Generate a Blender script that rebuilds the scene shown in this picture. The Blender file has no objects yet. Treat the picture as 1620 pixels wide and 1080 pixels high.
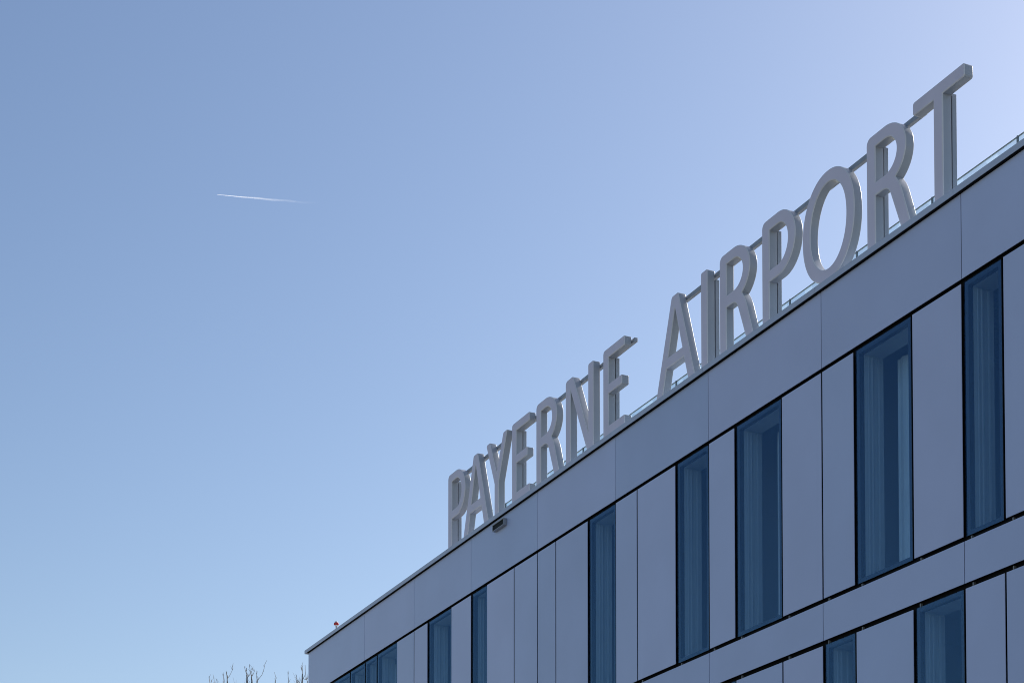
import bpy, bmesh, math, random
from mathutils import Vector, Matrix

random.seed(7)
R = math.radians
SC = bpy.context.scene
COL = SC.collection

# ------------------------------------------------------------------ camera
CAM_LOC = Vector((14.219, -11.544, 0.0))          # eye height is z = 0, the ground is at z = -1.6
YAW, PITCH, FPX, V0 = R(64.944), R(2.325), 2900.0, 1643.0
cd = bpy.data.cameras.new('camera')
cam = bpy.data.objects.new('camera', cd)
COL.objects.link(cam)
cam.location = CAM_LOC
cam.rotation_euler = (R(90) + PITCH, 0, YAW)
cd.sensor_fit = 'HORIZONTAL'
cd.sensor_width = 36.0
cd.lens = FPX / 1620.0 * 36.0
cd.shift_y = (V0 - 540.0) / 1620.0
cd.clip_start = 0.1
cd.clip_end = 60000.0
SC.camera = cam

FW = Vector((-math.sin(YAW), math.cos(YAW), 0)); RT = Vector((math.cos(YAW), math.sin(YAW), 0)); UP = Vector((0, 0, 1))
CF = FW * math.cos(PITCH) + UP * math.sin(PITCH); CU = -FW * math.sin(PITCH) + UP * math.cos(PITCH)


def ray_at(px, py, depth):
    """world point that lies `depth` metres ahead in the direction of a photo position (used to survey far things)"""
    d = CF * FPX + RT * (px - 810.0) - CU * (py - V0)
    return CAM_LOC + d * (depth / FPX)


# ------------------------------------------------------------------ light
SUN_EL, SUN_AZ = R(34.0), R(-17.0)                # azimuth from +Y (clockwise): behind the building, a little to the left
sun_dir = Vector((math.cos(SUN_EL) * math.sin(SUN_AZ), math.cos(SUN_EL) * math.cos(SUN_AZ), math.sin(SUN_EL)))
w = bpy.data.worlds.new('World')
SC.world = w
w.use_nodes = True
nt = w.node_tree
bg = nt.nodes['Background']
sky = nt.nodes.new('ShaderNodeTexSky')
sky.sky_type = 'NISHITA'
sky.sun_disc = False
sky.sun_elevation = SUN_EL
sky.sun_rotation = SUN_AZ
sky.altitude = 450
sky.air_density = 1.2
sky.dust_density = 1.4
sky.ozone_density = 1.0
gm = nt.nodes.new('ShaderNodeGamma')               # slightly steeper response of the sky
gm.inputs[1].default_value = 1.20
nt.links.new(sky.outputs[0], gm.inputs[0])
wb = nt.nodes.new('ShaderNodeVectorMath')           # white balance
wb.operation = 'MULTIPLY'
wb.inputs[1].default_value = (0.722, 0.694, 0.698)
nt.links.new(gm.outputs[0], wb.inputs[0])
nt.links.new(wb.outputs[0], bg.inputs[0])
bg.inputs[1].default_value = 0.14
sl = bpy.data.lights.new('sun', 'SUN')
sl.energy = 4.8
sl.angle = R(0.5)
sl.color = (1.0, 0.95, 0.88)
so = bpy.data.objects.new('sun', sl)
COL.objects.link(so)
so.rotation_euler = sun_dir.to_track_quat('Z', 'Y').to_euler()
so.location = (0, 0, 40)
SC.view_settings.view_transform = 'Standard'
SC.view_settings.look = 'None'
SC.view_settings.exposure = 0.0
SC.view_settings.gamma = 1.0


# ------------------------------------------------------------------ materials
def new_mat(name):
    m = bpy.data.materials.new(name)
    m.use_nodes = True
    return m, m.node_tree, m.node_tree.nodes['Principled BSDF']


def paint(name, col, rough=0.5, metal=0.0, var=0.06, scale=1.5, rnd=0.0, bump=0.0, bscale=60.0, spec=0.5, col2=None):
    m, t, b = new_mat(name)
    tc = t.nodes.new('ShaderNodeTexCoord')
    nz = t.nodes.new('ShaderNodeTexNoise')
    nz.inputs['Scale'].default_value = scale
    nz.inputs['Detail'].default_value = 4
    t.links.new(tc.outputs['Object'], nz.inputs['Vector'])
    mr = t.nodes.new('ShaderNodeMapRange')
    mr.inputs[1].default_value = 0.3
    mr.inputs[2].default_value = 0.7
    mr.inputs[3].default_value = 1 - var
    mr.inputs[4].default_value = 1 + var
    t.links.new(nz.outputs['Fac'], mr.inputs[0])
    oi = t.nodes.new('ShaderNodeObjectInfo')
    m2 = t.nodes.new('ShaderNodeMapRange')
    m2.inputs[3].default_value = 1 - rnd
    m2.inputs[4].default_value = 1 + rnd
    t.links.new(oi.outputs['Random'], m2.inputs[0])
    mul = t.nodes.new('ShaderNodeMath')
    mul.operation = 'MULTIPLY'
    t.links.new(mr.outputs[0], mul.inputs[0])
    t.links.new(m2.outputs[0], mul.inputs[1])
    vm = t.nodes.new('ShaderNodeVectorMath')
    vm.operation = 'SCALE'
    vm.inputs[0].default_value = col
    if col2:                                       # sheet-to-sheet colour differences
        mc = t.nodes.new('ShaderNodeMix')
        mc.data_type = 'RGBA'
        mc.inputs[6].default_value = (*col, 1)
        mc.inputs[7].default_value = (*col2, 1)
        h = t.nodes.new('ShaderNodeMath')
        h.operation = 'FRACT'
        h2 = t.nodes.new('ShaderNodeMath')
        h2.operation = 'MULTIPLY'
        h2.inputs[1].default_value = 7.31
        t.links.new(oi.outputs['Random'], h2.inputs[0])
        t.links.new(h2.outputs[0], h.inputs[0])
        t.links.new(h.outputs[0], mc.inputs[0])
        t.links.new(mc.outputs[2], vm.inputs[0])
    t.links.new(mul.outputs[0], vm.inputs['Scale'])
    t.links.new(vm.outputs[0], b.inputs['Base Color'])
    b.inputs['Roughness'].default_value = rough
    b.inputs['Metallic'].default_value = metal
    b.inputs['Specular IOR Level'].default_value = spec
    if bump > 0:
        n2 = t.nodes.new('ShaderNodeTexNoise')
        n2.inputs['Scale'].default_value = bscale
        n2.inputs['Detail'].default_value = 3
        t.links.new(tc.outputs['Object'], n2.inputs['Vector'])
        bp = t.nodes.new('ShaderNodeBump')
        bp.inputs['Strength'].default_value = bump
        bp.inputs['Distance'].default_value = 0.01
        t.links.new(n2.outputs['Fac'], bp.inputs['Height'])
        t.links.new(bp.outputs[0], b.inputs['Normal'])
    return m


def glass(name, tint, refl, base, fres, rough=0.0):
    m, t, b = new_mat(name)
    t.nodes.remove(b)
    out = t.nodes['Material Output']
    tr = t.nodes.new('ShaderNodeBsdfTransparent')
    tr.inputs[0].default_value = (*tint, 1)
    gl = t.nodes.new('ShaderNodeBsdfGlossy')
    gl.inputs['Color'].default_value = (*refl, 1)
    gl.inputs['Roughness'].default_value = rough
    fr = t.nodes.new('ShaderNodeFresnel')
    fr.inputs[0].default_value = 1.5
    mm = t.nodes.new('ShaderNodeMath')
    mm.operation = 'MULTIPLY_ADD'
    mm.use_clamp = True
    mm.inputs[1].default_value = fres
    mm.inputs[2].default_value = base
    t.links.new(fr.outputs[0], mm.inputs[0])
    mx = t.nodes.new('ShaderNodeMixShader')
    t.links.new(mm.outputs[0], mx.inputs[0])
    t.links.new(tr.outputs[0], mx.inputs[1])
    t.links.new(gl.outputs[0], mx.inputs[2])
    t.links.new(mx.outputs[0], out.inputs[0])
    return m


M_PANEL = paint('panel_aluminium', (0.475, 0.55, 0.78), 0.36, 0.0, 0.04, 0.9, 0.035, 0.04, 1.6, col2=(0.53, 0.58, 0.81))
M_COPING = paint('coping_metal', (0.48, 0.53, 0.67), 0.4, 0.0, 0.05, 2.0)
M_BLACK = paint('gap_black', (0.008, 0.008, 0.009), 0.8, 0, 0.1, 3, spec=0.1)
M_FRAME = paint('frame_black', (0.012, 0.014, 0.018), 0.35, 0, 0.1, 3)
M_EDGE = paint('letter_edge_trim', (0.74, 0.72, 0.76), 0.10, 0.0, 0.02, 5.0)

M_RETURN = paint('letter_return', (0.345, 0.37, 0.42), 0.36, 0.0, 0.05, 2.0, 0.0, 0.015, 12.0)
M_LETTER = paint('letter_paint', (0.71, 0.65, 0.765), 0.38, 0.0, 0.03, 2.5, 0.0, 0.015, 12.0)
M_STEEL = paint('galvanised_steel', (0.34, 0.36, 0.40), 0.45, 0.2, 0.10, 9.0)
M_BRACKET = paint('bracket_steel', (0.22, 0.22, 0.22), 0.4, 0.3, 0.1, 9.0)
M_REVEAL = paint('reveal_white', (0.43, 0.44, 0.44), 0.5, 0, 0.04, 2.0)
M_SLAT = paint('guide_rail', (0.48, 0.49, 0.49), 0.35, 0, 0.05, 2.0)
M_BLIND = paint('blind_cloth', (0.64, 0.66, 0.66), 0.8, 0, 0.05, 1.5, 0.08)
M_ROOM = paint('room_plaster', (0.65, 0.65, 0.63), 0.8, 0, 0.05, 1.0)
M_ROOF = paint('roof_gravel', (0.30, 0.29, 0.27), 0.9, 0, 0.2, 20.0, 0, 0.4, 80)
M_GLASS = glass('window_glass', (0.83, 0.92, 0.985), (0.42, 0.70, 1.0), 0.0, 0.155)
M_RAILGLASS = glass('balustrade_glass', (0.93, 0.985, 0.99), (0.9, 1.0, 1.0), 0.0, 0.25)
M_RAILDARK = paint('balustrade_trim', (0.15, 0.19, 0.22), 0.4, 0.2, 0.1, 5)
M_LAMPBODY = paint('floodlight_housing', (0.36, 0.38, 0.42), 0.45, 0.1, 0.08, 12)
M_LENSDARK = paint('floodlight_lens', (0.010, 0.011, 0.013), 0.6, 0, 0.05, 9, spec=0.15)
M_RED = paint('red_lens', (0.50, 0.02, 0.02), 0.15, 0, 0.05, 9)
M_WHITE = paint('white_cap', (0.8, 0.8, 0.8), 0.3, 0, 0.05, 9)
M_BARK = paint('bark', (0.30, 0.28, 0.27), 0.9, 0, 0.25, 6.0, 0.05, 0.5, 30)
M_ASPHALT = paint('asphalt', (0.24, 0.23, 0.22), 0.9, 0, 0.2, 0.8, 0, 0.4, 90)


def ground_mat():
    m, t, b = new_mat('dry_spring_grass')
    tc = t.nodes.new('ShaderNodeTexCoord')
    n1 = t.nodes.new('ShaderNodeTexNoise')
    n1.inputs['Scale'].default_value = 0.08
    n1.inputs['Detail'].default_value = 8
    t.links.new(tc.outputs['Object'], n1.inputs['Vector'])
    cr = t.nodes.new('ShaderNodeValToRGB')
    cr.color_ramp.elements[0].position = 0.35
    cr.color_ramp.elements[0].color = (0.10, 0.12, 0.05, 1)
    cr.color_ramp.elements[1].position = 0.65
    cr.color_ramp.elements[1].color = (0.20, 0.18, 0.09, 1)
    t.links.new(n1.outputs['Fac'], cr.inputs[0])
    t.links.new(cr.outputs[0], b.inputs['Base Color'])
    b.inputs['Roughness'].default_value = 0.95
    return m


M_GRASS = ground_mat()


# ------------------------------------------------------------------ helpers
def link_mesh(name, bm, mat, parent=None, smooth=False):
    me = bpy.data.meshes.new(name)
    bm.normal_update()
    bm.to_mesh(me)
    bm.free()
    if smooth:
        for p in me.polygons:
            p.use_smooth = True
    o = bpy.data.objects.new(name, me)
    COL.objects.link(o)
    if mat:
        me.materials.append(mat)
    if parent:
        o.parent = parent
        o.matrix_parent_inverse = parent.matrix_world.inverted() if False else Matrix.Translation(-Vector(world_loc(parent)))
    return o


def world_loc(o):
    v = Vector(o.location)
    if o.parent:
        v = Vector((0, 0, 0)) if o.type == 'MESH' else v
    return v


def box(bm, x0, x1, y0, y1, z0, z1, bevel=0.0):
    r = bmesh.ops.create_cube(bm, size=1.0)
    vs = r['verts']
    for v in vs:
        v.co = Vector(((x0 + x1) / 2 + v.co.x * (x1 - x0), (y0 + y1) / 2 + v.co.y * (y1 - y0), (z0 + z1) / 2 + v.co.z * (z1 - z0)))
    if bevel > 0:
        es = set()
        for v in vs:
            es.update(v.link_edges)
        bmesh.ops.bevel(bm, geom=list(es), offset=bevel, segments=1, affect='EDGES')


def box_obj(name, x0, x1, y0, y1, z0, z1, mat, parent=None, bevel=0.0):
    bm = bmesh.new()
    box(bm, x0, x1, y0, y1, z0, z1, bevel)
    return link_mesh(name, bm, mat, parent)


def tube(bm, pts, rads, seg=6):
    rings = []
    n = len(pts)
    for i, p in enumerate(pts):
        a = pts[max(i - 1, 0)]
        c = pts[min(i + 1, n - 1)]
        d = (c - a)
        if d.length < 1e-9:
            d = Vector((0, 0, 1))
        d.normalize()
        q = d.to_track_quat('Z', 'Y')
        rings.append([bm.verts.new(p + q @ Vector((math.cos(2 * math.pi * k / seg) * rads[i], math.sin(2 * math.pi * k / seg) * rads[i], 0))) for k in range(seg)])
    for i in range(n - 1):
        for k in range(seg):
            bm.faces.new((rings[i][k], rings[i][(k + 1) % seg], rings[i + 1][(k + 1) % seg], rings[i + 1][k]))
    bm.faces.new(rings[0][::-1])
    bm.faces.new(rings[-1])


def lathe(bm, c, prof, seg=20):
    rings = []
    for r, z in prof:
        rings.append([bm.verts.new((c[0] + r * math.cos(2 * math.pi * k / seg), c[1] + r * math.sin(2 * math.pi * k / seg), c[2] + z)) for k in range(seg)])
    for i in range(len(prof) - 1):
        for k in range(seg):
            bm.faces.new((rings[i][k], rings[i][(k + 1) % seg], rings[i + 1][(k + 1) % seg], rings[i + 1][k]))
    bm.faces.new(rings[0][::-1])
    bm.faces.new(rings[-1])


def tag(o, label=None, cat=None, group=None, kind=None):
    if label:
        o['label'] = label
    if cat:
        o['category'] = cat
    if group:
        o['group'] = group
    if kind:
        o['kind'] = kind
    return o


def thing(name, loc, label, cat, group=None):
    o = bpy.data.objects.new(name, None)
    COL.objects.link(o)
    o.location = loc
    o.empty_display_size = 0.3
    return tag(o, label, cat, group)


# ------------------------------------------------------------------ setting
GZ = -1.6
g = box_obj('ground', -3000, 3000, -3000, 3000, GZ - 0.5, GZ, M_GRASS)
tag(g, kind='structure')
pv = box_obj('pavement', -34, 30, -34, 17, GZ - 0.2, GZ + 0.004, M_ASPHALT)
tag(pv, kind='structure')

# ------------------------------------------------------------------ hotel building
B = thing('hotel_building', (-6, 7, GZ), 'grey metal clad building with narrow dark blue windows and flat roof', 'building')
X0, X1 = -19.96, 7.6
YB = 14.0
GAP = 0.014                                       # half the open joint between two panels
ZTOP = 9.080                                      # top of the parapet panels
ROWS = [                                          # (panel bottom, panel top)
    (5.653, 8.178),
    (2.560, 5.134),
    (-0.530, 2.044),
]
SPAND = [(5.188, 5.605), (2.095, 2.512)]
PARAPET = (8.224, ZTOP)
PLINTH = (GZ, -0.575)

# every module of 2.4 m is divided A 0.8, B 1.0, C 0.6 from right to left; W marks windows
top_w = {-3: 'A', -2: 'B', -1: 'C', 0: 'B', 1: 'B', 2: 'A', 3: 'A', 4: 'C', 5: 'B', 6: 'BC', 7: 'AB'}
row2_w = {-3: 'B', -2: 'C', -1: 'A', 0: 'AC', 1: 'C', 2: 'B', 3: 'C', 4: 'A', 5: 'B', 6: 'C', 7: 'A'}
row3_w = {-3: 'A', -2: 'B', -1: 'B', 0: 'C', 1: 'B', 2: 'A', 3: 'B', 4: 'C', 5: 'B', 6: 'A', 7: 'B'}


def cells(k):
    r = -2.4 * k
    return {'A': (r - 0.8, r), 'B': (r - 1.8, r - 0.8), 'C': (r - 2.4, r - 1.8)}


def add_window(x0, x1, z0, z1):
    fx0, fx1, fz0, fz1 = x0 + 0.02, x1 - 0.045, z0 + 0.004, z1 + 0.008
    fw = 0.046
    bm = bmesh.new()                              # frame: four mitre-free bars butted end to end
    box(bm, fx0, fx0 + fw, 0.028, 0.085, fz0, fz1)
    box(bm, fx1 - fw, fx1, 0.028, 0.085, fz0, fz1)
    box(bm, fx0 + fw, fx1 - fw, 0.028, 0.085, fz0, fz0 + fw)
    box(bm, fx0 + fw, fx1 - fw, 0.028, 0.085, fz1 - fw, fz1)
    f = link_mesh('window', bm, M_FRAME, B)
    bm = bmesh.new()
    box(bm, fx0, fx1, 0.012, 0.024, fz0, fz1)
    sub('pane', bm, M_GLASS, f)
    ix0, ix1, iz0, iz1 = fx0 + fw, fx1 - fw, fz0 + fw, fz1 - fw
    t = 0.02
    bm = bmesh.new()                              # lining boards of the deep reveal
    box(bm, ix0 - t, ix0, 0.09, 0.34, iz0, iz1)
    box(bm, ix1, ix1 + t, 0.09, 0.34, iz0, iz1)
    box(bm, ix0 - t, ix1 + t, 0.09, 0.34, iz1, iz1 + t)
    box(bm, ix0 - t, ix1 + t, 0.09, 0.34, iz0 - t, iz0)
    sub('reveal', bm, M_REVEAL, f)
    bm = bmesh.new()                              # upright guide rails for the blind along the left jamb
    for yy, wd, pr in ((0.135, 0.010, 0.012), (0.178, 0.014, 0.020), (0.205, 0.006, 0.010), (0.262, 0.018, 0.015)):
        box(bm, ix0 + 0.001, ix0 + pr, yy, yy + wd, iz0 + 0.01, iz1 - 0.02)
    sub('guide_rail', bm, M_SLAT, f)
    # cloth blind hanging just inside the wall, stopping short of the left jamb
    bm = bmesh.new()
    n = 40
    xa, xb = x0 + 0.17 + random.uniform(-0.03, 0.06), x1 + 0.25
    fr, bk = [], []
    for i in range(n + 1):
        x = xa + (xb - xa) * i / n
        y = 0.47 + 0.012 * math.sin(i * 1.3 + x0 * 7) + 0.006 * math.sin(i * 2.9)
        fr.append((bm.verts.new((x, y, z0 - 0.1)), bm.verts.new((x, y, iz1 - 0.02))))
        bk.append((bm.verts.new((x, y + 0.004, z0 - 0.1)), bm.verts.new((x, y + 0.004, iz1 - 0.02))))
    for i in range(n):
        bm.faces.new((fr[i][0], fr[i + 1][0], fr[i + 1][1], fr[i][1]))
        bm.faces.new((bk[i + 1][0], bk[i][0], bk[i][1], bk[i + 1][1]))
    for a in (0, n):
        bm.faces.new((fr[a][0], fr[a][1], bk[a][1], bk[a][0]))
    sub('window_blind', bm, M_BLIND, f)
    return f


def sub(name, bm, mat, parent):
    """a sub-part: child of a part that was built in world coordinates"""
    me = bpy.data.meshes.new(name)
    bm.normal_update()
    bm.to_mesh(me)
    bm.free()
    me.materials.append(mat)
    o = bpy.data.objects.new(name, me)
    COL.objects.link(o)
    o.parent = parent                             # the part carries the offset to world space already
    return o


PT = 0.008                                         # panel thickness, fronts lie on y = 0
wallbm = bmesh.new()
WY0, WY1 = 0.045, 0.34
zb = [(PARAPET[0] - 0.03, ZTOP - 0.01), (5.61 - 0.43, 5.653), (2.505 - 0.42, 2.560), (GZ, -0.53)]
# structural wall: horizontal bands behind parapet, spandrels and plinth
bands = [(8.20, 9.08), (5.14, 5.65), (2.05, 2.556), (GZ, -0.534)]
for a, b in bands:
    box(wallbm, X0 + 0.04, X1 - 0.04, WY0, WY1, a, b)
rows_w = [top_w, row2_w, row3_w]
zr = [(5.65, 8.20), (2.556, 5.14), (-0.534, 2.05)]
for ri, (z0, z1) in enumerate(ROWS):
    for k in range(-3, 8):
        for key, (x0, x1) in cells(k).items():
            a, b = max(x0, X0), min(x1, X1)
            if key in rows_w[ri].get(k, ''):
                add_window(x0, x1, z0, z1)
            else:
                box(wallbm, a, b, WY0, WY1, zr[ri][0], zr[ri][1])
                if b - a > 0.1:
                    box_obj('facade_panel', a + GAP, b - GAP, 0.0, PT, z0, z1, M_PANEL, B, 0.0015)
    # end strip at the left corner
    box(wallbm, X0 + 0.04, -19.2, WY0, WY1, zr[ri][0], zr[ri][1])
    box_obj('facade_panel', X0, -19.2 - GAP, 0.0, PT, z0, z1, M_PANEL, B, 0.0015)
link_mesh('wall', wallbm, M_BLACK, B)


def long_row(name, z0, z1):
    for k in range(-3, 8):
        a, b = -2.4 * (k + 1), -2.4 * k
        if k == -3:
            b = X1
        if k == 7:
            a = X0
            # last module merges with the corner strip
        box_obj(name, a + 0.005 if a > X0 else a, b - 0.005, 0.0, PT, z0, z1, M_PANEL, B, 0.0015)


long_row('parapet_panel', *PARAPET)
for a, b in SPAND:
    long_row('spandrel_panel', a, b)
long_row('plinth_panel', *PLINTH)

# fixing brackets glimpsed in the open joints beside each vertical joint
for (zl, zh) in ((5.605, 5.653), (5.134, 5.188)):
    for k in range(-1, 4):
        for key, (x0, x1) in cells(k).items():
            jx = random.uniform(-0.02, 0.02)
            box_obj('bracket', x0 + 0.088 + jx, x0 + 0.104 + jx, 0.018, 0.045, zl + 0.006, zh - 0.012, M_BRACKET, B)

# coping along the roof edge, in lengths of 2.4 m
for k in range(-3, 8):
    a, b = -2.4 * (k + 1) - 0.07, -2.4 * k - 0.07
    if k == -3:
        b = X1 + 0.1
    if k == 7:
        a = X0 - 0.13
    bm = bmesh.new()
    prof = [(-0.04, 9.088), (-0.04, 9.155), (-0.034, 9.160), (0.44, 9.168), (0.44, 9.088)]
    va = [bm.verts.new((a + (0.004 if k < 7 else 0), y, z)) for y, z in prof]
    vb = [bm.verts.new((b, y, z)) for y, z in prof]
    n = len(prof)
    for i in range(n):
        bm.faces.new((va[i], va[(i + 1) % n], vb[(i + 1) % n], vb[i]))
    bm.faces.new(va[::-1])
    bm.faces.new(vb)
    bmesh.ops.recalc_face_normals(bm, faces=bm.faces[:])
    link_mesh('coping', bm, M_COPING, B)
bm = bmesh.new()                                  # dark joint strip inside the coping seams
box(bm, X0 - 0.1, X1 + 0.08, -0.030, 0.43, 9.095, 9.150)
link_mesh('coping_core', bm, M_BLACK, B)

box_obj('soffit_shade_strip', X0 - 0.02, X1 + 0.02, -0.036, 0.03, 9.0815, 9.0875, M_BLACK, B)  # black strip added to paint the shade under the coping overhang

# roof, floors, rear and end walls, room partitions
bm = bmesh.new()
box(bm, X0 + 0.06, X1 - 0.06, 0.345, YB, 8.75, 9.0)
link_mesh('roof', bm, M_ROOF, B)
bm = bmesh.new()
for z in (5.35, 2.25, -1.1):
    box(bm, X0 + 0.3, X1 - 0.3, 0.345, 5.0, z, z + 0.2)
box(bm, X0 + 0.3, X1 - 0.3, 5.0, 5.2, GZ, 8.75)
for x in (-19.0, -14.9, -9.8, -7.1, -4.75, -2.5, 0.2, 3.0):
    for a, b in ((5.55, 8.75), (2.45, 5.35), (-0.9, 2.25)):
        box(bm, x - 0.06, x + 0.06, 0.60, 5.0, a, b)
link_mesh('interior_wall', bm, M_ROOM, B)
bm = bmesh.new()
box(bm, X0, X0 + 0.04, 0.03, YB, GZ, 9.087)
box(bm, X1 - 0.04, X1, 0.03, YB, GZ, 9.087)
box(bm, X0, X1, YB, YB + 0.04, GZ, 9.087)
link_mesh('end_wall', bm, M_PANEL, B)


# ------------------------------------------------------------------ rooftop letters
LY, LD, BASE = 0.03, 0.113, 9.20                  # front plane, depth, baseline
H = 1.20
ST = 0.148                                        # stem width
HB = 0.13                                         # bar height


def rounded(pts, radii, seg=6):
    out = []
    n = len(pts)
    for i in range(n):
        p = Vector(pts[i]); a = Vector(pts[i - 1]); c = Vector(pts[(i + 1) % n])
        r = radii[i] if isinstance(radii, (list, tuple)) else radii
        if r <= 0:
            out.append(tuple(p)); continue
        d1 = (a - p); d2 = (c - p)
        l1, l2 = d1.length, d2.length
        d1.normalize(); d2.normalize()
        ang = d1.angle(d2)
        t = min(r / math.tan(ang / 2), l1 * 0.45, l2 * 0.45)
        for s in range(seg + 1):
            u = s / seg
            q = (1 - u) ** 2 * (p + d1 * t) + 2 * u * (1 - u) * p + u * u * (p + d2 * t)
            out.append((q.x, q.y))
    return out


def half_ellipse(cx, cz, a, b, t0, t1, n=28):
    return [(cx + a * math.cos(t0 + (t1 - t0) * i / n), cz + b * math.sin(t0 + (t1 - t0) * i / n)) for i in range(n + 1)]


def superellipse(cx, cz, a, b, e, n=72):
    out = []
    for i in range(n):
        t = 2 * math.pi * i / n
        c, s = math.cos(t), math.sin(t)
        out.append((cx + a * math.copysign(abs(c) ** (2 / e), c), cz + b * math.copysign(abs(s) ** (2 / e), s)))
    return out


def corner(x, z, r, quad, n=6):
    """rounded outer top-left corner points going clockwise from the left edge to the top edge"""
    return [(x + r - r * math.cos(math.pi / 2 * i / n), z - r + r * math.sin(math.pi / 2 * i / n)) for i in range(n + 1)]


PI2 = math.pi / 2
R0 = 0.03


def glyph(ch):
    if ch == 'I':
        return [rounded([(0, 0), (0, H), (ST, H), (ST, 0)], [0, R0, R0, 0])]
    if ch == 'E':
        return [rounded([(0, 0), (0, H), (0.605, H), (0.605, H - HB), (ST, H - HB), (ST, 0.70), (0.53, 0.70), (0.53, 0.573), (ST, 0.573),
                         (ST, 0.13), (0.603, 0.13), (0.603, 0)],
                        [0.03, 0.06, 0.018, 0.018, 0, 0, 0.018, 0.018, 0, 0, 0.018, 0.018])]
    if ch == 'T':
        return [rounded([(0.336, 0), (0.336, 1.062), (0, 1.062), (0, H), (0.823, H), (0.823, 1.062), (0.482, 1.062), (0.482, 0)],
                        [0, 0, R0, 0.035, R0, R0, 0, 0])]
    if ch == 'A':
        c = 0.482
        bw, tw = 0.482, 0.078
        ib, ap = 0.322, 1.03

        def inn(z):
            return ib * (ap - z) / ap
        o = rounded([(c - bw, 0), (c - tw, H), (c + tw, H), (c + bw, 0), (c + ib, 0), (c + inn(0.32), 0.32), (c - inn(0.32), 0.32), (c - ib, 0)],
                    [0, 0.05, 0.025, 0, 0, 0, 0, 0])
        h = [(c - inn(0.453), 0.453), (c + inn(0.453), 0.453), (c + 0.006, ap - 0.012), (c - 0.006, ap - 0.012)]
        return [o, h]
    if ch == 'Y':
        c = 0.39
        return [rounded([(c - 0.385, H), (c - 0.25, H), (c, 0.64), (c + 0.25, H), (c + 0.39, H), (c + 0.073, 0.497), (c + 0.073, 0), (c - 0.073, 0), (c - 0.073, 0.497)],
                        [0.05, 0.015, 0, 0.05, 0.015, 0, 0, 0, 0])]
    if ch == 'N':
        return [rounded([(0, 0), (0, H), (0.225, H), (0.692, 0.225), (0.692, H), (0.842, H), (0.842, 0), (0.652, 0), (ST, 1.03), (ST, 0)],
                        [0, 0.07, 0.04, 0, 0.04, 0.02, 0, 0, 0, 0])]
    if ch == 'O':
        return [superellipse(0.4915, 0.6, 0.4915, 0.617, 2.12), superellipse(0.4915, 0.6, 0.344, 0.482, 2.06)]
    if ch == 'P':
        o = [(0, 0)] + corner(0, H, 0.075, 0) + half_ellipse(0.33, 0.8275, 0.358, 0.3725, PI2, -PI2) + [(ST, 0.455), (ST, 0)]
        h = [(ST + 0.004, 0.588), (ST + 0.004, 1.066)] + half_ellipse(0.33, 0.827, 0.208, 0.239, PI2, -PI2)
        return [o, h]
    if ch == 'R':
        t1 = -math.asin(0.86)
        o = [(0, 0)] + corner(0, H, 0.075, 0) + half_ellipse(0.31, 0.8665, 0.366, 0.3335, PI2, t1, 26)
        o += [(0.512, 0.553), (0.545, 0.510), (0.572, 0.460), (0.598, 0.402), (0.740, 0), (0.585, 0), (0.418, 0.418), (0.398, 0.462), (0.370, 0.497), (0.332, 0.520), (0.285, 0.532),
              (ST, 0.534), (ST, 0)]
        h = [(ST + 0.004, 0.676), (ST + 0.004, 1.066)] + half_ellipse(0.31, 0.871, 0.211, 0.195, PI2, -PI2)
        return [o, h]


def letter(ch, x, parent):
    cu = bpy.data.curves.new('letter_outline', 'CURVE')
    cu.dimensions = '2D'
    cu.fill_mode = 'BOTH'
    bev = 0.010
    cu.extrude = LD / 2 - bev
    cu.bevel_depth = bev
    cu.bevel_resolution = 2
    cu.offset = -bev
    for loop in glyph(ch):
        s = cu.splines.new('POLY')
        s.points.add(len(loop) - 1)
        for p, q in zip(s.points, loop):
            p.co = (q[0], q[1], 0, 1)
        s.use_cyclic_u = True
    tmp = bpy.data.objects.new('letter_outline', cu)
    COL.objects.link(tmp)
    dg = bpy.context.evaluated_depsgraph_get()
    me = bpy.data.meshes.new_from_object(tmp.evaluated_get(dg))
    bpy.data.objects.remove(tmp)
    bpy.data.curves.remove(cu)
    bm = bmesh.new()
    bm.from_mesh(me)
    bpy.data.meshes.remove(me)
    bmesh.ops.remove_doubles(bm, verts=bm.verts[:], dist=0.0004)
    for v in bm.verts:
        v.co = Vector((x + v.co.x, LY + LD / 2 - v.co.z, BASE + v.co.y))
    bmesh.ops.recalc_face_normals(bm, faces=bm.faces[:])
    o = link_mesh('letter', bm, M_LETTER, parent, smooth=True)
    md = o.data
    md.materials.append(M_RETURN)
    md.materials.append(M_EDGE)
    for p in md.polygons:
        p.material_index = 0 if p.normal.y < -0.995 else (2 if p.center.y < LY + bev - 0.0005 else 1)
    md.set_sharp_from_angle(angle=R(32))
    eidx = {}
    for p in md.polygons:
        for k in p.edge_keys:
            eidx.setdefault(k, set()).add(p.material_index)
    at = md.attributes.get('sharp_edge') or md.attributes.new('sharp_edge', 'BOOLEAN', 'EDGE')
    for e in md.edges:
        if len(eidx.get(e.key, ())) > 1:           # crisp seam between face, rounded trim and return
            at.data[e.index].value = True
    tag(o, 'grey block letter ' + ch)
    return o


YR = LY + LD + 0.012                               # front of rail and posts


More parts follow.
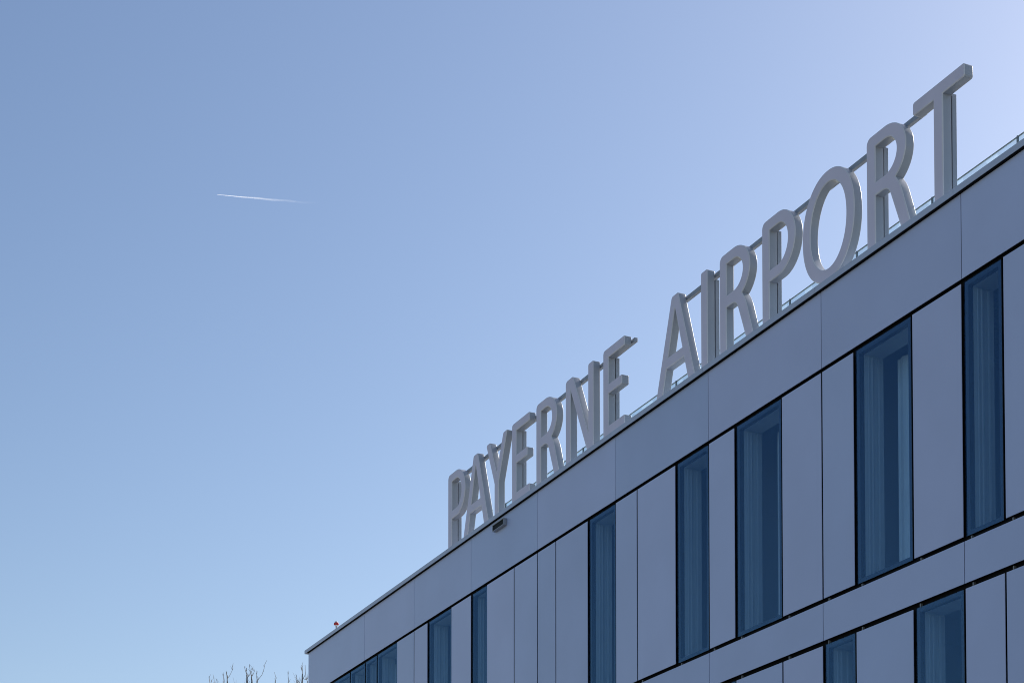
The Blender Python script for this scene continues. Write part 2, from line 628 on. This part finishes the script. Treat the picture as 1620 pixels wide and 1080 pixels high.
def word_sign(name, label, letters, posts, rail):
    xs = [x for _, x in letters]
    root = thing(name, ((xs[0] + xs[-1]) / 2, LY, 9.17), label, 'sign')
    for ch, x in letters:
        letter(ch, x, root)
    for x in posts:
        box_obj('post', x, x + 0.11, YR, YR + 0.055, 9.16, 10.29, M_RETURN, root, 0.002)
    box_obj('rail', rail[0], rail[1], YR, YR + 0.05, 10.315, 10.37, M_STEEL, root, 0.003)
    bm = bmesh.new()                              # short feet under the letters
    for ch, x in letters:
        fx = {'A': (0.05, 0.84), 'O': (0.45,), 'T': (0.37,), 'N': (0.03, 0.72), 'Y': (0.35,), 'R': (0.03, 0.62), 'E': (0.03, 0.45)}.get(ch, (0.03,))
        for f in fx:
            box(bm, x + f, x + f + 0.08, LY + 0.02, LY + 0.085, 9.162, BASE - 0.001 if ch != 'O' else 9.19)
    link_mesh('foot', bm, M_STEEL, root)
    return root


word_sign('roof_sign', 'grey block letters spelling PAYERNE standing on the roof edge', [('P', -13.005), ('A', -12.380), ('Y', -11.496), ('E', -10.545), ('R', -9.700), ('N', -8.738), ('E', -7.600)],
          [-12.97, -10.512, -7.567], (-12.70, -6.935))
word_sign('roof_sign', 'larger looking nearer grey block letters spelling AIRPORT on the roof edge', [('A', -6.138), ('I', -5.014), ('R', -4.573), ('P', -3.630), ('O', -2.795), ('R', -1.584), ('T', -0.787)],
          [-4.976, -3.597, -1.551, -0.418], (-5.70, -0.765))

# ------------------------------------------------------------------ glass balustrade on the roof
GY = 0.70
RZ = 9.0
gr = thing('glass_balustrade', (-3, GY, RZ), 'low clear glass balustrade with thin dark top edge behind the roof letters', 'railing')
posts = [0.03 + 1.36 * i for i in range(-9, 6)]
for i, x in enumerate(posts):
    box_obj('post', x - 0.008, x + 0.008, GY - 0.010, GY + 0.010, RZ, 9.81, M_RAILDARK, gr)
    if i < len(posts) - 1:
        box_obj('glass_panel', x + 0.02, x + 1.34, GY - 0.006, GY + 0.006, RZ + 0.05, 9.796, M_RAILGLASS, gr)
        box_obj('top_edge', x + 0.013, x + 1.347, GY - 0.008, GY + 0.008, 9.797, 9.804, M_RAILDARK, gr)

# ------------------------------------------------------------------ floodlight on the parapet
fl = thing('floodlight', (-10.87, 0.0, 8.95), 'small grey box floodlight with dark lens fixed below the roof edge', 'floodlight')
fx0, fx1, fz0, fz1 = -11.06, -10.65, 8.905, 9.004
bm = bmesh.new()                                   # open-fronted housing
box(bm, fx0, fx1, -0.062, -0.005, fz1 - 0.008, fz1)
box(bm, fx0, fx1, -0.062, -0.005, fz0, fz0 + 0.008)
box(bm, fx0, fx0 + 0.010, -0.062, -0.005, fz0 + 0.008, fz1 - 0.008)
box(bm, fx1 - 0.010, fx1, -0.062, -0.005, fz0 + 0.008, fz1 - 0.008)
box(bm, fx0 + 0.010, fx1 - 0.010, -0.020, -0.005, fz0 + 0.008, fz1 - 0.008)
link_mesh('housing', bm, M_LAMPBODY, fl)
box_obj('lens', fx0 + 0.011, fx1 - 0.011, -0.050, -0.021, fz0 + 0.009, fz1 - 0.009, M_LENSDARK, fl)
box_obj('mounting_plate', fx0 + 0.1, fx1 - 0.1, -0.005, -0.0005, fz0 + 0.02, fz1 - 0.02, M_LAMPBODY, fl)

# ------------------------------------------------------------------ obstruction lamp at the far corner
c = (-19.74, 0.50, 9.0)
wl = thing('warning_lamp', c, 'small red and white warning lamp on a short stem at the far roof corner', 'lamp')
bm = bmesh.new()
lathe(bm, c, [(0.06, 0.0), (0.06, 0.02), (0.014, 0.03), (0.014, 0.615)], 14)
link_mesh('stem', bm, M_RAILDARK, wl, True)
bm = bmesh.new()
lathe(bm, c, [(0.016, 0.615), (0.026, 0.625), (0.034, 0.642)], 18)
link_mesh('socket', bm, M_WHITE, wl, True)
bm = bmesh.new()
lathe(bm, c, [(0.040, 0.642), (0.050, 0.652), (0.050, 0.676), (0.042, 0.690)], 18)
link_mesh('lens', bm, M_RED, wl, True)
bm = bmesh.new()
lathe(bm, c, [(0.036, 0.690), (0.036, 0.700), (0.026, 0.715), (0.008, 0.722)], 18)
link_mesh('cap', bm, M_WHITE, wl, True)


# ------------------------------------------------------------------ bare trees beyond the building
def zp(x, y):
    return 320 + x / 9.0, 1030 + y / 9.0


def bare_tree(depth, basepx, twigs, label, seed):
    rnd = random.Random(seed)
    foot = ray_at(basepx, 1643, depth)
    foot.z = GZ
    root = thing('bare_tree', foot, label, 'tree', 'bare trees behind the building')
    bm = bmesh.new()
    fork = foot + Vector((rnd.uniform(-.2, .2), rnd.uniform(-.2, .2), 5.5))
    tp = [foot + Vector((0, 0, -0.1)), foot + Vector((0.02, 0.03, 0.6)), foot.lerp(fork, 0.5) + Vector((0.08, -0.05, 0)), fork]
    tube(bm, tp, [0.30, 0.23, 0.18, 0.15], 10)
    cb = bmesh.new()

    def twig_side(p, d, L, r, lvl):
        n = 4
        pts = [p]
        dd = d.copy()
        for i in range(n):
            dd = (dd + Vector((rnd.uniform(-.18, .18), rnd.uniform(-.18, .18), rnd.uniform(0.0, .25)))).normalized()
            pts.append(pts[-1] + dd * (L / n))
        tube(cb, pts, [r * (1 - 0.75 * i / n) for i in range(n + 1)], 4)
        if lvl > 0:
            for i in range(1, n):
                for _ in range(2):
                    a = (dd + Vector((rnd.uniform(-1, 1), rnd.uniform(-1, 1), rnd.uniform(0, .5)))).normalized()
                    twig_side(pts[i], a, L * rnd.uniform(.4, .6), r * 0.5, lvl - 1)

    for tw in twigs:
        dz = depth + rnd.uniform(-1.2, 1.2)
        pts = [ray_at(*zp(x, y), dz) for x, y in tw]      # listed from the tip downwards
        low = pts[-1]
        mid = low.lerp(fork, 0.45) + Vector((rnd.uniform(-.3, .3), rnd.uniform(-.3, .3), -0.4))
        tube(bm, [fork - Vector((0, 0, 0.15)), fork.lerp(mid, .5) + Vector((0, 0, -.1)), mid, low - Vector((0, 0, 0.6)), low], [0.11, 0.08, 0.06, 0.025, 0.016], 6)
        chain = pts[::-1]
        m = len(chain)
        tube(cb, chain, [0.011 - 0.006 * i / (m - 1) for i in range(m)], 5)
        for i in range(m - 1):                            # buds and short side shoots
            for _ in range(2):
                q = chain[i].lerp(chain[i + 1], rnd.random())
                a = Vector((rnd.uniform(-.5, .5), rnd.uniform(-.5, .5), 1)).normalized()
                tube(cb, [q, q + a * rnd.uniform(.05, .16)], [0.006, 0.004], 4)
        for j in range(6):                                # lower side branches, below the picture
            q = mid.lerp(low, rnd.random() * 0.75)
            a = Vector((rnd.uniform(-1, 1), rnd.uniform(-1, 1), rnd.uniform(.2, .6))).normalized()
            L = rnd.uniform(1.2, 2.6)
            L = min(L, max(0.3, (low.z - q.z) * 0.8))
            twig_side(q, a, L, 0.025, 2)
    for j in range(9):                                    # low limbs
        q = foot.lerp(fork, rnd.uniform(.45, 1))
        a = Vector((rnd.uniform(-1, 1), rnd.uniform(-1, 1), rnd.uniform(.3, .8))).normalized()
        twig_side(q, a, rnd.uniform(2.0, 3.2), 0.05, 2)
    link_mesh('trunk', bm, M_BARK, root, True)
    link_mesh('crown', cb, M_BARK, root)
    return root


bare_tree(62, 352, [[(440, 165), (425, 270), (385, 350), (355, 385), (366, 455), (370, 520)], [(345, 285), (348, 340), (355, 385)], [(105, 345), (98, 385), (108, 450), (112, 520)],
                    [(205, 395), (212, 430), (200, 520)], [(165, 355), (172, 440), (180, 520)], [(298, 320), (305, 400), (312, 520)], [(140, 400), (125, 440), (112, 500)]],
          'bare leafless tree whose long curved twig tops rise farthest left', 3)
bare_tree(56, 398, [[(890, 178), (880, 240), (850, 330), (785, 410), (780, 455), (778, 530)], [(670, 185), (680, 260), (700, 350), (712, 410), (718, 530)],
                    [(635, 235), (632, 310), (638, 370), (652, 455), (660, 530)], [(725, 212), (708, 270), (690, 310), (640, 370)], [(745, 270), (725, 320), (700, 360)],
                    [(598, 205), (612, 260), (634, 330)], [(775, 300), (772, 350), (782, 420)]],
          'bare leafless tree with the densest forked twig tops, middle of three', 5)
bare_tree(52, 470, [[(1218, 285), (1222, 350), (1232, 455), (1236, 530)], [(1420, 190), (1428, 260), (1425, 330), (1412, 455), (1410, 530)], [(1465, 190), (1468, 290), (1475, 350), (1500, 440), (1505, 530)],
                    [(1345, 350), (1352, 400), (1340, 455), (1342, 530)], [(1048, 365), (1044, 430), (1040, 530)], [(1500, 370), (1480, 400), (1435, 385), (1415, 440)],
                    [(1405, 215), (1424, 270), (1426, 320)]],
          'bare leafless tree with upright twigs beside the far building corner', 9)


# ------------------------------------------------------------------ condensation trail high in the sky
def contrail():
    a = ray_at(344, 308.0, 16000.0)
    mid = ray_at(400, 313.2, 16000.0)
    b = ray_at(505, 322.0, 16000.0)
    n = 60
    bm = bmesh.new()
    pts, rads = [], []
    for i in range(n + 1):
        u = i / n
        p = a.lerp(b, u) + (mid - a.lerp(b, (400 - 344) / 161.0)) * math.sin(math.pi * u)
        p = p + Vector((0, 0, 3.0 * math.sin(u * 21) * u))
        pts.append(p - a)
        rads.append(1.2 + 7.0 * min(1, u * 2.2) + 2.0 * u * math.sin(u * 37))
    tube(bm, pts, rads, 10)
    m, t, bs = new_mat('ice_cloud')
    t.nodes.remove(bs)
    out = t.nodes['Material Output']
    tc = t.nodes.new('ShaderNodeTexCoord')
    sep = t.nodes.new('ShaderNodeVectorMath')
    sep.operation = 'DOT_PRODUCT'
    ax = (b - a)
    L = ax.length
    sep.inputs[1].default_value = ax / (L * L)
    t.links.new(tc.outputs['Object'], sep.inputs[0])
    cr = t.nodes.new('ShaderNodeValToRGB')
    e = cr.color_ramp.elements
    e[0].position = 0.0; e[0].color = (0.32, 0.32, 0.32, 1)
    e[1].position = 1.0; e[1].color = (0, 0, 0, 1)
    for p, v in ((0.12, 0.24), (0.35, 0.14), (0.62, 0.05), (0.85, 0.012)):
        q = e.new(p); q.color = (v, v, v, 1)
    t.links.new(sep.outputs['Value'], cr.inputs[0])
    di = t.nodes.new('ShaderNodeBsdfDiffuse'); di.inputs[0].default_value = (0.9, 0.9, 0.9, 1)
    tl = t.nodes.new('ShaderNodeBsdfTranslucent'); tl.inputs[0].default_value = (0.9, 0.9, 0.9, 1)
    ad = t.nodes.new('ShaderNodeAddShader')
    t.links.new(di.outputs[0], ad.inputs[0]); t.links.new(tl.outputs[0], ad.inputs[1])
    tr = t.nodes.new('ShaderNodeBsdfTransparent')
    mx = t.nodes.new('ShaderNodeMixShader')
    t.links.new(cr.outputs[0], mx.inputs[0]); t.links.new(tr.outputs[0], mx.inputs[1]); t.links.new(ad.outputs[0], mx.inputs[2])
    t.links.new(mx.outputs[0], out.inputs[0])
    o = link_mesh('contrail', bm, m, None, True)
    o.location = a
    tag(o, 'thin white vapour trail fading out across the clear blue sky', 'vapour trail')


contrail()
SC.cycles.filter_width = 1.0
SC.cycles.max_bounces = 12
SC.cycles.transparent_max_bounces = 24
